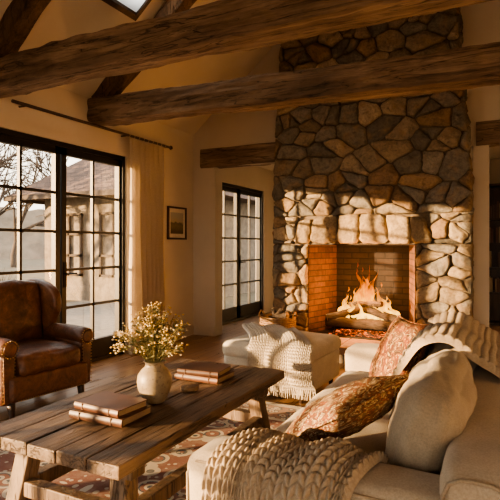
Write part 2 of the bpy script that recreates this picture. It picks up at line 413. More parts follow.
m=MB(); m.box((XL-.18,YF-.18,-.12),(XR+.18,9.6,0)); m.build('floor',M['floor'])
def slab(mb,xa,xb,ya,yb,th=.14):
    mb.add([(xa,ya,zc(xa)),(xb,ya,zc(xb)),(xb,yb,zc(xb)),(xa,yb,zc(xa)),(xa,ya,zc(xa)+th),(xb,ya,zc(xb)+th),(xb,yb,zc(xb)+th),(xa,yb,zc(xa)+th)],
       [(0,3,2,1),(4,5,6,7),(0,1,5,4),(1,2,6,5),(2,3,7,6),(3,0,4,7)])
SX0,SX1,SY0,SY1=-3.25,-2.35,3.2,3.95
m=MB(); y0,y1=YF-.18,YB+.2
slab(m,XL-.18,SX0,y0,y1); slab(m,SX1,RX,y0,y1); slab(m,SX0,SX1,y0,SY0); slab(m,SX0,SX1,SY1,y1); slab(m,RX,XR+.18,y0,y1)
m.build('ceiling',M['ceil'])
m=MB(); m.box((XL,YB+.2,2.75),(XR,9.4,2.85)); m.build('ceiling_hallway',M['ceil'])
g=group('skylight_window')
m=MB()
for (xa,xb,ya,yb) in ((SX0,SX0+.04,SY0,SY1),(SX1-.04,SX1,SY0,SY1),(SX0,SX1,SY0,SY0+.04),(SX0,SX1,SY1-.04,SY1)):
    slab(m,xa,xb,ya,yb,.16)
m.build('frame',M['darkwood'],g)
m=MB(); m.add([(SX0,SY0,zc(SX0)+.03),(SX1,SY0,zc(SX1)+.03),(SX1,SY1,zc(SX1)+.03),(SX0,SY1,zc(SX0)+.03)],[(0,1,2,3)]); m.build('pane',M['frost'],g)
box('baseboard_left',(XL,4.72,0),(XL+.02,YB,.14),M['trim'],bevel=.004)
box('baseboard_back',(XL+.02,YB-.02,0),(-3.63,YB,.14),M['trim'],bevel=.004)
box('baseboard_right',(XR-.02,YF,0),(XR,9.4,.14),M['trim'],bevel=.004)

def hewn(name,p0,p1,w,h,mat,amp=.012,up=(0,0,1),seed=0,parent=None):
    p0=Vector(p0);p1=Vector(p1);L=(p1-p0).length;d=(p1-p0)/L
    sd=d.cross(Vector(up)).normalized(); uu=sd.cross(d)
    n=max(8,int(L/.05)); k=9
    ring=[]
    for e in range(4):
        a=[(-1,-1),(1,-1),(1,1),(-1,1)][e]; b=[(1,-1),(1,1),(-1,1),(-1,-1)][e]
        for i in range(k): ring.append((a[0]+(b[0]-a[0])*i/k,a[1]+(b[1]-a[1])*i/k))
    V=[];F=[];N=len(ring)
    for i in range(n+1):
        x=i/n*L
        for (a,b) in ring:
            l=math.hypot(a,b)
            chip=max(0,noise.noise(Vector((x*2.2+seed,a*2,b*2+5)))+.15)
            cr=1-(.05+.16*chip)*max(0,(l-1.22))/.2
            q=Vector((x*1.6+seed*7,a*1.5,b*1.5))
            o=noise.noise(q)*amp*1.5+noise.noise(Vector((x*7,a*4+seed,b*4)))*amp*1.1
            P=p0+d*x+sd*(a*cr*w/2)+uu*(b*cr*h/2)
            dirn=(sd*a+uu*b).normalized(); V.append(P+dirn*o)
    for i in range(n):
        for j in range(N):
            j2=(j+1)%N; F.append((i*N+j,i*N+j2,(i+1)*N+j2,(i+1)*N+j))
    F.append(tuple(range(N-1,-1,-1))); F.append(tuple(n*N+j for j in range(N)))
    mb=MB(); mb.add(V,F); return mb.build(name,mat,parent,smooth=False)
for idx,(yc,zl,zr,w,h) in enumerate(((2.86,2.715,2.745,.27,.25),(4.18,2.76,2.58,.25,.26),(0.2,2.75,2.75,.27,.25))):
    g=group('roof_truss')
    hewn('tie_beam',(XL,yc,zl),(XR,yc,zr),w,h,M['beamX'],seed=idx+1,parent=g)
    hewn('rafter_1',(XL+.06,yc,zc(XL+.06)-.09),(RX,yc,zc(RX)-.11),.17,.18,M['rafter'],seed=idx+4,parent=g)
    hewn('rafter_2',(XR-.06,yc,zc(XR-.06)-.09),(RX,yc,zc(RX)-.11),.17,.18,M['rafter'],seed=idx+7,parent=g)
hewn('ridge_beam',(RX,YF,RZ-.14),(RX,YB,RZ-.14),.18,.24,M['beamY'])
g=group('lintel_beam'); hewn('beam',(XL+.14,YB+.08,2.545),(-2.66,YB+.08,2.545),.24,.27,M['beamX'],.006,seed=3,parent=g)
g=group('lintel_beam'); hewn('beam',(-.24,YB+.08,2.545),(1.5,YB+.08,2.545),.24,.27,M['beamX'],.006,seed=5,parent=g)

# ---------------------------------------------------------------- windows
def french(name,yA,yB,z0,z1,npan,nrow,x=XL-.09,handle=None,ncol=2):
    g=group(name); fr=MB(); gl=MB()
    fr.box((x-.06,yA,z1-.05),(x+.06,yB,z1)); fr.box((x-.06,yA,z0),(x+.06,yB,z0+.04))
    fr.box((x-.06,yA,z0),(x+.06,yA+.045,z1)); fr.box((x-.06,yB-.045,z0),(x+.06,yB,z1))
    w=(yB-yA)/npan
    for i in range(npan):
        a=yA+i*w+.012; b=a+w-.024; s=.06
        fr.box((x-.03,a,z0+.04),(x+.03,a+s,z1-.05)); fr.box((x-.03,b-s,z0+.04),(x+.03,b,z1-.05))
        fr.box((x-.03,a,z0+.04),(x+.03,b,z0+.24)); fr.box((x-.03,a,z1-.12),(x+.03,b,z1-.05))
        for j in range(1,ncol):
            yy=a+s+(b-a-2*s)*j/ncol; fr.box((x-.018,yy-.014,z0+.2),(x+.018,yy+.014,z1-.1))
        zz0=z0+.24; zz1=z1-.12
        for j in range(1,nrow):
            z=zz0+(zz1-zz0)*j/nrow; fr.box((x-.018,a+s,z-.014),(x+.018,b-s,z+.014))
        gl.add([(x,a+s,zz0),(x,b-s,zz0),(x,b-s,zz1),(x,a+s,zz1)],[(0,1,2,3)])
    fr.build('frame',M['black'],g); gl.build('panes',M['glass'],g,recalc=False)
    if handle is not None:
        h=MB(); h.box((x+.03,handle-.018,.86),(x+.04,handle+.018,1.12)); h.tube([(x+.04,handle,1.0),(x+.085,handle,1.0),(x+.085,handle+.11,1.0)],.009,8)
        h.build('handle',M['iron'],g)
    return g
french('window_1',W0,W1,0.0,WT,7,5,handle=3.80)
french('door_1',6.75,8.60,0.0,2.32,2,5,handle=7.72)
def rear_fill_win(name,xa,xb):
    g=group(name); fr=MB(); gl=MB(); y=YF-.09; z0,z1=.15,2.5
    for a,b in (((xa,y-.05,z0),(xb,y+.05,z0+.06)),((xa,y-.05,z1-.06),(xb,y+.05,z1)),((xa,y-.05,z0),(xa+.06,y+.05,z1)),((xb-.06,y-.05,z0),(xb,y+.05,z1))): fr.box(a,b)
    for i in range(1,4):
        xx=xa+(xb-xa)*i/4; fr.box((xx-.015,y-.02,z0),(xx+.015,y+.02,z1))
    for i in range(1,5):
        z=z0+(z1-z0)*i/5; fr.box((xa,y-.02,z-.012),(xb,y+.02,z+.012))
    gl.add([(xa,y,z0),(xb,y,z0),(xb,y,z1),(xa,y,z1)],[(0,1,2,3)])
    fr.build('frame',M['black'],g); gl.build('panes',M['glass'],g,recalc=False)
rear_fill_win('rear_fill_window_1',-3.5,-1.2); rear_fill_win('rear_fill_window_2',-.4,1.9)  # unseen windows added behind the camera to let in fill light and sun
g=group('curtain_rod'); m=MB(); m.tube([(XL+.11,3.04,2.585),(XL+.11,5.42,2.585)],.016,12); m.blob((XL+.11,5.44,2.585),.03)
for y in (3.2,4.6,5.38): m.tube([(XL,y,2.585),(XL+.11,y,2.585)],.01,8)
m.build('rod',M['darkwood'],g,smooth=True)
def curtain(name,ya,yb,zt=2.56,folds=8,x=XL+.11):
    m=MB()
    def fn(s,t):
        z=.015+(zt-.015)*(1-t); a=.045*(.55+.45*t)
        y=ya+(yb-ya)*(s+.012*math.sin(5*t+s*9)); ph=s*folds*2*math.pi+.5*math.sin(t*3+s*4)
        return (x+a*math.sin(ph)+.012*noise.noise(Vector((s*6,t*3,0))),y+.015*math.cos(ph),z)
    m.grid(fn,160,40)
    for i in range(folds+1):
        y=ya+(yb-ya)*i/folds; m.tube([(x+.024*math.cos(q),y,2.585+.024*math.sin(q)) for q in [k*math.pi/6 for k in range(13)]],.003,5,cap=False)
    return m.build(name,M['curtain'],smooth=True,recalc=False)
curtain('curtain',4.60,5.30)

g=group('framed_painting',(XL,5.72,1.60))
m=MB(); W,H=.22,.225
for a,b in (((0,-W,-H),(.03,W,-H+.025)),((0,-W,H-.025),(.03,W,H)),((0,-W,-H),(.03,-W+.025,H)),((0,W-.025,-H),(.03,W,H))): m.box(a,b)
m.build('frame',M['darkwood'],g,bevel=.003)
box('mat',(.002,-W+.02,-H+.02),(.012,W-.02,H-.02),M['mat'],g)
box('canvas',(.012,-W+.07,-H+.08),(.016,W-.07,H-.08),M['paint'],g)

# ---------------------------------------------------------------- stone fireplace
def clip(poly,p,n):
    out=[]
    for i in range(len(poly)):
        a=poly[i];b=poly[(i+1)%len(poly)]
        da=(a[0]-p[0])*n[0]+(a[1]-p[1])*n[1]; db=(b[0]-p[0])*n[0]+(b[1]-p[1])*n[1]
        if da<=0: out.append(a)
        if da*db<0:
            t=da/(da-db); out.append((a[0]+(b[0]-a[0])*t,a[1]+(b[1]-a[1])*t))
    return out
AS=.72
def cells(region,dx,dz,seed):
    rnd=random.Random(seed); reg=[(x*AS,z) for x,z in region]
    xs=[p[0] for p in reg]; zs=[p[1] for p in reg]; S=[]
    z=min(zs); row=0
    while z<max(zs)+dz:
        x=min(xs)+(row%2)*dx*AS*.5
        while x<max(xs)+dx*AS:
            if rnd.random()>.13: S.append((x+rnd.uniform(-.40,.40)*dx*AS,z+rnd.uniform(-.38,.38)*dz))
            x+=dx*AS
        z+=dz; row+=1
    for _ in range(int(len(S)*.20)):
        S.append((rnd.uniform(min(xs),max(xs)),rnd.uniform(min(zs),max(zs))))
    out=[]
    for i,s in enumerate(S):
        p=reg
        for j,q in enumerate(S):
            if i==j: continue
            ddx=q[0]-s[0];ddz=q[1]-s[1]
            if ddx*ddx+ddz*ddz>.7: continue
            p=clip(p,((s[0]+q[0])/2,(s[1]+q[1])/2),(ddx,ddz))
            if len(p)<3: break
        if len(p)>=3:
            A=abs(sum(p[k][0]*p[(k+1)%len(p)][1]-p[(k+1)%len(p)][0]*p[k][1] for k in range(len(p)))/2)/AS
            if A>.0025: out.append([(x/AS,z) for x,z in p])
    return out
STC=[(.32,.265,.195),(.37,.30,.215),(.25,.23,.195),(.42,.345,.25),(.19,.18,.16),(.36,.26,.165),(.44,.37,.28),(.29,.20,.125),(.24,.225,.205),(.30,.28,.245)]
class Stones:
    def __init__(s): s.mb=MB(); s.c=[]
    def stone(s,poly,place,hmin=.022,hmax=.066,gap=.006,tone=None,seed=0):
        rnd=random.Random(int(sum(p[0]*991+p[1]*7717 for p in poly)*1000)+seed)
        cx=sum(p[0] for p in poly)/len(poly); cz=sum(p[1] for p in poly)/len(poly)
        P=poly; Q=[]; kk=.13
        for i in range(len(P)):
            a=P[i];b=P[(i+1)%len(P)]
            Q.append((a[0]*(1-kk)+b[0]*kk,a[1]*(1-kk)+b[1]*kk)); Q.append((a[0]*kk+b[0]*(1-kk),a[1]*kk+b[1]*(1-kk)))
        P=[]
        for i in range(len(Q)):
            a=Q[i];b=Q[(i+1)%len(Q)]; L=math.hypot(a[0]-b[0],a[1]-b[1]); n=max(1,int(L/.03))
            for k in range(n):
                f=k/n; P.append((a[0]+(b[0]-a[0])*f,a[1]+(b[1]-a[1])*f))
        P=[(x+noise.noise(Vector((x*20,z*20,1+cx)))*.011,z+noise.noise(Vector((x*20,z*20,9+cx)))*.011) for x,z in P]
        if len(P)<3: return
        h=rnd.uniform(hmin,hmax); tx=rnd.uniform(-.12,.12); tz=rnd.uniform(-.12,.12)
        V=[];n=len(P); so=rnd.uniform(0,50)
        rings=[(0,-.02),(0,h*.42),(.006,h*.76),(.020,h*.95),(.042,h*1.05),('s',.60),('s',.38),('s',.18)]
        for r in rings:
            for x,z in P:
                dx,dz=x-cx,z-cz; L=math.hypot(dx,dz) or 1e-6
                if r[0]=='s': k=r[1]; d=h*1.10
                else: k=max(.62 if r[0]>.01 else .3,1-(gap+r[0])/L); d=r[1]
                X=cx+dx*k; Z=cz+dz*k
                if d>h*.6:
                    d+=tx*(X-cx)+tz*(Z-cz)+noise.noise(Vector((X*8+so,Z*8,so)))*.020
                    d+=abs(noise.noise(Vector((X*17,Z*17,so))))*.016+noise.noise(Vector((X*40,Z*40,so)))*.005
                V.append(place(X,Z,d))
        V.append(place(cx,cz,h*1.1+noise.noise(Vector((cx*8+so,cz*8,so)))*.018))
        F=[]
        for i in range(len(rings)-1):
            for j in range(n):
                j2=(j+1)%n; F.append((i*n+j,i*n+j2,(i+1)*n+j2,(i+1)*n+j))
        o=(len(rings)-1)*n
        for j in range(n): F.append((o+j,o+(j+1)%n,len(V)-1))
        s.mb.add(V,F)
        c=tone or rnd.choice(STC); b=rnd.uniform(.7,1.15)
        s.c+=[(c[0]*b,c[1]*b,c[2]*b,1)]*len(V)
    def build(s,name,parent):
        ob=s.mb.build(name,M['stone'],parent,smooth=True)
        at=ob.data.color_attributes.new('col','FLOAT_COLOR','POINT')
        for i,c in enumerate(s.c): at.data[i].color=c
        return ob
FX0,FX1,FY=-2.65,-.27,5.99
OX0,OX1,OZ0,OZ1=-2.16,-.87,.18,1.31
fp=group('stone_fireplace')
core=MB()
core.box((FX0+.03,FY,0),(OX0,6.75,OZ1)); core.box((OX1,FY,0),(FX1-.03,6.75,OZ1)); core.box((FX0+.03,FY,0),(FX1-.03,6.75,OZ0-.01)); core.box((OX0,6.68,OZ0),(OX1,6.75,OZ1))
prof=[(FX0+.03,OZ1),(FX1-.03,OZ1),(FX1-.03,2.0),(-.46,4.1),(-.50,5.3),(RX,5.5),(-2.5,4.12),(-2.53,4.0),(FX0+.03,2.0)]
core.prism([(x,FY,z) for x,z in prof],(0,.70,0))
core.build('mortar_core',M['mortar'],fp)
st=Stones()
front=lambda x,z,d:(x,FY-d,z)
regs=[([(FX0,.18),(OX0-.005,.18),(OX0-.005,1.31),(FX0,1.31)],.25,.18,1),
      ([(OX1+.005,.18),(FX1,.18),(FX1,1.31),(OX1+.005,1.31)],.29,.18,2),
      ([(FX0,1.31),(OX0-.2,1.31),(OX0-.14,1.66),(FX0,1.66)],.25,.17,3),
      ([(OX1+.2,1.31),(FX1,1.31),(FX1,1.66),(OX1+.14,1.66)],.25,.17,4),
      ([(FX0,1.66),(FX1,1.66),(FX1,2.0),(-.44,4.1),(-.48,5.32),(RX,5.55),(-2.5,4.16),(-2.54,4.1),(FX0,2.0)],.30,.205,5)]
for rg,dx,dz,sd in regs:
    for c in cells(rg,dx,dz,sd): st.stone(c,front)
xa0,xb0=OX0-.2,OX1+.2
cuts=[0,.13,.34,.50,.71,.86,1]
for i in range(6):
    f0,f1=cuts[i],cuts[i+1]
    def bx(f): return xa0+(xb0-xa0)*f
    def tx(f): return (xa0+.06)+(xb0-xa0-.12)*f
    def top(f): return 1.60+.07*math.sin(math.pi*f)
    st.stone([(bx(f0),1.315),(bx(f1),1.315),(tx(f1)+.03*math.sin(i*3+3),top(f1)),((tx(f0)+tx(f1))/2,top((f0+f1)/2)+.01),(tx(f0)+.03*math.sin(i*3),top(f0))],front,.065,.085,.005,(.41,.325,.225))
for X,sg,sd in ((FX0+.03,-1,11),(FX1-.03,1,12)):
    pl=(lambda X,sg:(lambda a,z,d:(X+sg*d-(max(0,z-2.0)*.065*sg if sg>0 else -max(0,z-2.0)*.05),a,z)))(X,sg)
    y1=YB if sg>0 else YB+.6
    for c in cells([(FY-.01,.0),(y1,.0),(y1,2.41 if sg<0 else 5.0),(FY-.01,2.41 if sg<0 else 5.0)],.22,.2,sd): st.stone(c,pl,.02,.03)
for c in cells([(FY-.01,2.41),(YB,2.41),(YB,4.0),(FY-.01,4.0)],.22,.21,15):
    st.stone(c,lambda a,z,d:(FX0+.03-d+max(0,z-2.0)*.05,a,z),.02,.03)
st.build('stones',fp)
m=MB()
ix0,ix1,iy=OX0+.17,OX1-.17,6.62
m.add([(OX0,FY-.02,OZ0),(ix0,iy,OZ0),(ix0,iy,OZ1),(OX0,FY-.02,OZ1)],[(0,1,2,3)])
m.add([(OX1,FY-.02,OZ0),(ix1,iy,OZ0),(ix1,iy,OZ1),(OX1,FY-.02,OZ1)],[(3,2,1,0)])
m.build('firebox_sides',M['brick'],fp,recalc=False)
m=MB(); m.box((ix0-.02,iy,OZ0),(ix1+.02,iy+.04,OZ1)); m.build('firebox_back',M['sootbrick'],fp)
m=MB(); m.box((OX0,FY,OZ1-.012),(OX1,iy,OZ1-.002)); m.build('firebox_top',M['sootbrick'],fp)
m=MB(); m.box((OX0,FY-.02,OZ0-.01),(OX1,iy,OZ0+.004)); m.build('firebox_floor',M['sootbrick'],fp)
h=group('hearth'); m=MB()
xs=[-2.75,-2.2,-1.6,-1.05,-.5,-.18]
for i in range(5): m.box((xs[i]+.004,5.33,.10),(xs[i+1]-.004,5.92,.18))
m.build('slabs',M['hearth'],h,bevel=.008)
box('plinth',(-2.72,5.36,0),(-.2,5.92,.10),M['mortar'],h)
fr=group('fire_grate',(-1.50,6.24,.185))
m=MB()
for i in range(7):
    x=-.36+i*.12; m.tube([(x,-.2,.16),(x,-.18,.09),(x,.15,.09),(x,.18,.16)],.009,6)
for y in (-.13,.12): m.tube([(-.4,y,.08),(.4,y,.08)],.01,6)
for x in (-.36,.36):
    for y in (-.13,.12): m.tube([(x,y,0),(x,y,.09)],.01,6)
m.build('bars',M['iron'],fr)
def log(mb,p0,p1,r,seed=0,n=14):
    p0=Vector(p0);p1=Vector(p1); d=(p1-p0)
    N=12; pts=[p0+d*i/N+noise.noise_vector(Vector((i*.4,seed,0)))*r*.25 for i in range(N+1)]
    rad=[r*(1+.12*noise.noise(Vector((i*.9,seed*3,5)))) for i in range(N+1)]
    mb.tube(pts,rad,n,0,cap=False)
    for q,pp,rr_ in ((0,pts[0],rad[0]),(1,pts[-1],rad[-1])):
        mb.tube([pp-d.normalized()*(.001 if q==0 else -.001),pp],[rr_*.98,rr_],n,1,cap=True)
m=MB()
log(m,(-.46,-.16,.15),(.46,-.14,.15),.062,1); log(m,(-.38,.08,.155),(.40,.06,.155),.06,2)
log(m,(-.44,-.20,.20),(.14,.08,.36),.048,3); log(m,(-.12,.04,.34),(.46,-.21,.22),.048,4); log(m,(-.22,.06,.36),(.22,-.12,.40),.036,5)
m.build('logs',[M['bark'],M['cut']],fr,smooth=True)
m=MB()
def em(s,t):
    x=(s-.5)*.84; y=(t-.5)*.42; return (x,y,.004+.05*(1-(2*s-1)**2)*(1-(2*t-1)**2)+.02*noise.noise(Vector((x*14,y*14,0))))
m.grid(em,40,20); m.build('ember_bed',M['ember'],fr,smooth=True)
fl=MB()
spec=[(-.05,.04,.64,.09),(.07,-.0,.52,.08),(-.16,.04,.46,.075),(.18,.03,.42,.07),(-.27,-.0,.33,.055),(.29,.0,.31,.05),(.0,.08,.58,.07),(-.09,-.0,.42,.05),(.12,-.01,.4,.045),(-.36,.03,.24,.04),(.37,.04,.23,.04),(.03,.02,.70,.05),(-.20,-.12,.24,.025),(.23,-.12,.22,.023),(-.02,-.10,.30,.025),(.07,.05,.64,.045),(-.12,.05,.56,.04),(.33,-.04,.27,.03),(-.32,-.06,.25,.03)]
for i,(x,y,H,r) in enumerate(spec):
    N=26; pts=[];rad=[]
    for k in range(N+1):
        t=k/N; wob=.06*math.sin(t*5+i*1.9)*t; pts.append((x*(1-.2*t)+wob+.028*math.sin(t*12+i)*t,y+.03*math.cos(t*4+i)*t,.17+H*t))
        rad.append(max(.0008,r*math.sin(math.pi*min(1,(t*.85+.10)))*(1-t)**.9*1.35*(1+.22*math.sin(t*16+i*2))))
    fl.tube(pts,rad,12,0,cap=False,sq=.55)
    if i%2==0:
        c=pts[-1]; fl.tube([(c[0]+.01*math.sin(i),c[1],c[2]+.02),(c[0]+.012,c[1],c[2]+.05),(c[0]+.004,c[1],c[2]+.085)],[.001,.010,.001],8,0,cap=False,sq=.6)
fl.build('flames',M['flame'],fr,smooth=True,recalc=False)
def light(name,typ,loc,energy,color,size=.1):
    l=bpy.data.lights.new(name,typ); l.energy=energy; l.color=color
    if typ=='POINT': l.shadow_soft_size=size
    o=bpy.data.objects.new(name,l); o.location=loc; COL.objects.link(o); return o
light('fire_light','POINT',(-1.5,6.10,.80),75,(1,.42,.12),.14)
light('ember_light','POINT',(-1.5,5.80,.48),12,(1,.38,.09),.1)

b=group('log_basket',(-2.44,5.64,.18))
m=MB(); n=40
for k in range(9):
    z=.02+k*.024; r0=.155+.02*math.sin(k/8*math.pi*.8)+k*.002
    m.tube([((r0+.006*(1 if (j+k)%2 else -1))*1.15*math.cos(j*2*math.pi/n),(r0+.006*(1 if (j+k)%2 else -1))*math.sin(j*2*math.pi/n),z) for j in range(n+1)],.012,6,cap=False)
m.tube([(.19*1.12*math.cos(j*2*math.pi/n),.185*math.sin(j*2*math.pi/n),.235) for j in range(n+1)],.014,8,cap=False)
m.tube([(.17*math.cos(j*2*math.pi/n),.155*math.sin(j*2*math.pi/n),.008) for j in range(n+1)],.008,6,cap=False)
m.lathe([(0,.006),(.15,.006)],n=20)
for sgn in (-1,1): m.tube([(sgn*.215+sgn*.01*math.sin(q),.07*math.cos(q),.235+.07*math.sin(q)) for q in [k*math.pi/10 for k in range(11)]],.009,6)
m.build('wicker_body',M['wicker'],b,smooth=True)
m=MB()
log(m,(-.10,-.08,.10),(.02,.09,.31),.04,1); log(m,(.02,-.07,.10),(.12,.08,.30),.042,2); log(m,(-.12,.03,.2),(.14,-.02,.27),.038,4); log(m,(-.02,.06,.1),(-.09,.06,.33),.03,6)
m.build('firewood',[M['bark'],M['cut']],b,smooth=True)

# ---------------------------------------------------------------- rug
box('area_rug',(-2.95,.2,0.0),(-.97,3.75,.010),M['rug'],bevel=.004)

# ---------------------------------------------------------------- coffee table
ct=group('coffee_table',(0,0,.004))
tx0,tx1,ty0,ty1,tz=-2.13,-1.29,1.47,3.10,.46
rnd=random.Random(3)
nb=5; bw=(tx1-tx0)/nb
for i in range(nb):
    m=MB(); a=tx0+i*bw+.003; bb=a+bw-.006; e0=rnd.uniform(-.008,.008); N=30
    V=[];F=[]
    def pz(x,y): return tz-.004+.004*noise.noise(Vector((x*6,y*1.6,i)))+.002*noise.noise(Vector((x*20,y*8,i)))
    for k in range(N+1):
        y=ty0+e0+(ty1-ty0)*k/N; w1=.004*noise.noise(Vector((y*5,i,0))); w2=.004*noise.noise(Vector((y*5,i,7)))
        if i==0: w1*=2
        if i==nb-1: w2*=2
        V+=[(a+w1,y,tz-.06),(bb+w2,y,tz-.06),(bb+w2,y,pz(bb,y)),(( a+bb)/2,y,pz((a+bb)/2,y)),(a+w1,y,pz(a,y))]
    for k in range(N):
        for j in range(5):
            j2=(j+1)%5; F.append((k*5+j,k*5+j2,(k+1)*5+j2,(k+1)*5+j))
    F.append((4,3,2,1,0)); F.append(tuple(N*5+j for j in range(5)))
    m.add(V,F); m.build('top_board_%d'%(i+1),M['table'],ct,bevel=.005)
m=MB()
for y,sg in ((1.66,-1),(2.92,1)):
    m.box((tx0+.06,y-.045,tz-.135),(tx1-.06,y+.045,tz-.062))
    for x,sx in ((tx0+.14,-1),(tx1-.14,1)):
        m.obox((x+sx*.05,y+sg*.05,.018),(x,y,tz-.10),.085,.085,up=(0,1,0))
    m.box((tx0+.15,y-.03+sg*.03,.13),(tx1-.15,y+.03+sg*.03,.20))
for x in (tx0+.11,tx1-.11): m.box((x-.03,1.66,.12),(x+.03,2.92,.19))
m.build('trestle_base',M['tableX'],ct,bevel=.006)

def book(g,cx,cy,z,w,d,t,rot,mat,idx):
    sub=bpy.data.objects.new('book_%d'%idx,None); COL.objects.link(sub); sub.parent=g; sub.location=(cx,cy,z); sub.rotation_euler=(0,0,rot)
    m=MB(); w/=2;d/=2
    m.box((-w,-d,0),(w,d,.004)); m.box((-w,-d,t-.004),(w,d,t))
    N=8; pts=[(-w, -d-.006*math.sin(math.pi*k/N), t*k/N) for k in range(N+1)]
    m.prism([(-w,-d+.004,0)]+pts+[(-w,-d+.004,t)],(2*w,0,0))
    for x in (-w*.6,w*.6): m.box((x-.003,-d-.008,0.002),(x+.003,-d,t-.002))
    m.build('cover',mat,sub,bevel=.0015)
    box('pages',(-w+.006,-d+.004,.004),(w-.006,d-.006,t-.004),M['pages'],sub)
bk=group('book_stack',(-1.70,1.885,tz+.006))
book(bk,0,0,0,.32,.225,.038,.02,M['book2'],1); book(bk,-.005,.005,.0385,.29,.20,.034,-.06,M['book'],2)
bk=group('book_stack',(-1.66,2.69,tz+.006))
book(bk,0,0,0,.31,.22,.036,.0,M['book'],1); book(bk,.0,-.005,.0365,.28,.20,.032,.09,M['book2'],2)
m=MB(); m.lathe([(0,0),(.047,0),(.052,.004),(.052,.026),(.046,.028),(.043,.010),(0,.010)],n=32); m.lathe([(.0,.030),(.03,.030),(.047,.026),(.050,.020)],n=32)
m.build('trinket_dish',M['wicker'],None,(-1.60,2.42,tz+.006),smooth=True)

vz=tz+.005; vx,vy=-1.65,2.16
m=MB(); m.lathe([(0,0),(.05,0),(.055,.004),(.072,.035),(.088,.075),(.093,.11),(.088,.145),(.070,.172),(.052,.187),(.047,.197),(.050,.210),(.058,.216),(.054,.217),(.042,.208),(.040,.19),(.06,.16),(.08,.11),(.06,.02),(0,.012)],n=48)
m.build('ceramic_vase',M['ceramic'],None,(vx,vy,vz),smooth=True)
m=MB(); rnd=random.Random(12)
for i in range(95):
    a=rnd.uniform(0,2*math.pi); sp=rnd.uniform(0,.21); H=rnd.uniform(.20,.38)*(1-.5*sp/.3)
    ex=sp*math.cos(a)*1.05; ey=sp*math.sin(a)*1.05
    base=Vector((rnd.uniform(-.02,.02),rnd.uniform(-.02,.02),.06)); neck=Vector((.032*math.cos(a)*min(1,sp*8),.032*math.sin(a)*min(1,sp*8),.20)); tip=Vector((ex,ey,.20+H*.88-sp*.15))
    mid=(neck+tip)/2+Vector((0,0,.025)); P=[base,neck,mid,tip]; pts=[cat(P,k/9) for k in range(10)]
    m.tube(pts,[.0018]*9+[.001],4,0)
    ty=rnd.random()
    if ty<.5:
        for k in range(rnd.randint(6,12)):
            o=Vector((rnd.gauss(0,.017),rnd.gauss(0,.017),rnd.gauss(0,.014))); m.tube([pts[7],tip+o],[.0009,.0007],3,0)
            m.blob(tip+o,rnd.uniform(.004,.008),rnd.choice([2,2,3,3]),(1,1,.7))
    elif ty<.72:
        nrm=Vector((rnd.gauss(0,.5),rnd.gauss(0,.5),1)).normalized(); ax=nrm.orthogonal().normalized(); bx_=nrm.cross(ax)
        for k in range(9):
            q=k*2*math.pi/9; d=ax*math.cos(q)+bx_*math.sin(q); e=ax*-math.sin(q)+bx_*math.cos(q)
            m.add([tip,tip+d*.012+e*.005,tip+d*.021,tip+d*.012-e*.005],[(0,1,2,3)],2)
        m.blob(tip,.0065,3)
    elif ty<.85:
        for k in range(10):
            p=cat(P,.70+.3*k/9); m.blob(p+Vector((rnd.gauss(0,.005),rnd.gauss(0,.005),0)),.0055*(1.2-k/14),4)
    for k in range(rnd.randint(3,6)):
        f=rnd.uniform(.42,.95); p=cat(P,f); d=Vector((rnd.gauss(0,1),rnd.gauss(0,1),rnd.uniform(-.1,.8))).normalized(); e=d.orthogonal().normalized(); L=rnd.uniform(.02,.045)
        m.add([p,p+d*L*.5+e*L*.14,p+d*L,p+d*L*.5-e*L*.14],[(0,1,2,3)],1)
m.build('dried_flower_bouquet',[M['stem'],M['leaf'],M['fl1'],M['fl2'],M['fl3']],None,(vx,vy,vz),recalc=False)

# ---------------------------------------------------------------- sofa
sx0,sx1,sy0,sy1=-.95,.05,1.39,3.55
sf=group('sofa')
softbox('base',(.90,2.12,.24),((sx0+sx1)/2-.02,(sy0+sy1)/2,.20),M['linen'],sf,r=.025)
softbox('arm_1',(.98,.24,.54),(-.46,sy0+.12,.34),M['linen'],sf,r=.055,bulge=(.0,.01,.015),n=18,wr=.003)
softbox('arm_2',(.98,.24,.54),(-.46,sy1-.12,.34),M['linen'],sf,r=.055,bulge=(.0,.01,.015),n=18,wr=.003)
softbox('back_frame',(.20,2.14,.62),(-.05,(sy0+sy1)/2,.39),M['linen'],sf,r=.045,bulge=(.01,.0,.01),n=26,wr=.005)
m=MB()
m.tube([(-.135,sy0+.012,.12),(-.135,sy0+.012,.64),(-.12,sy0+.012,.675),(-.09,sy0+.012,.69),(-.02,sy0+.012,.69),(.02,sy0+.012,.675),(.035,sy0+.012,.64),(.035,sy0+.012,.12)],.006,6)
for y in (sy0+.012,sy1-.012): m.tube([(-.93,y,.12),(-.935,y,.54),(-.90,y,.585),(-.5,y,.592),(-.15,y,.59)],.005,6)
m.build('piping',M['linen2'],sf,smooth=True)
ym=(sy0+sy1)/2
for i,(a,b) in enumerate(((sy0+.245,ym),(ym,sy1-.245))):
    softbox('seat_cushion_%d'%(i+1),(.74,b-a-.01,.17),(-.57,(a+b)/2,.385),M['linen'],sf,r=.06,bulge=(.015,.0,.02),n=18,wr=.006,seed=i)
    softbox('back_cushion_%d'%(i+1),(.18,b-a-.04,.40),(-.235,(a+b)/2,.635),M['linen2'],sf,r=.075,bulge=(.05,.015,.02),n=34,rot=(0,.26,0),wr=.013,seed=i+8,crease=.004)
m=MB()
for x in (-.86,-.04):
    for y in (sy0+.1,sy1-.1): m.tube([(x,y,.0),(x,y,.09)],[.02,.03],10)
m.build('feet',M['darkwood'],sf)

pillow('paisley_pillow',.50,.40,.17,M['pais2'],(-.55,1.95,.640),axes_rot((.38,.90,.12),(-.58,-.30,.60)),seed=3)
pillow('rust_pillow',.48,.48,.18,M['pais1'],(-.50,2.80,.67),axes_rot((.50,-.86,.04),(-.80,-.46,.40)),seed=8)

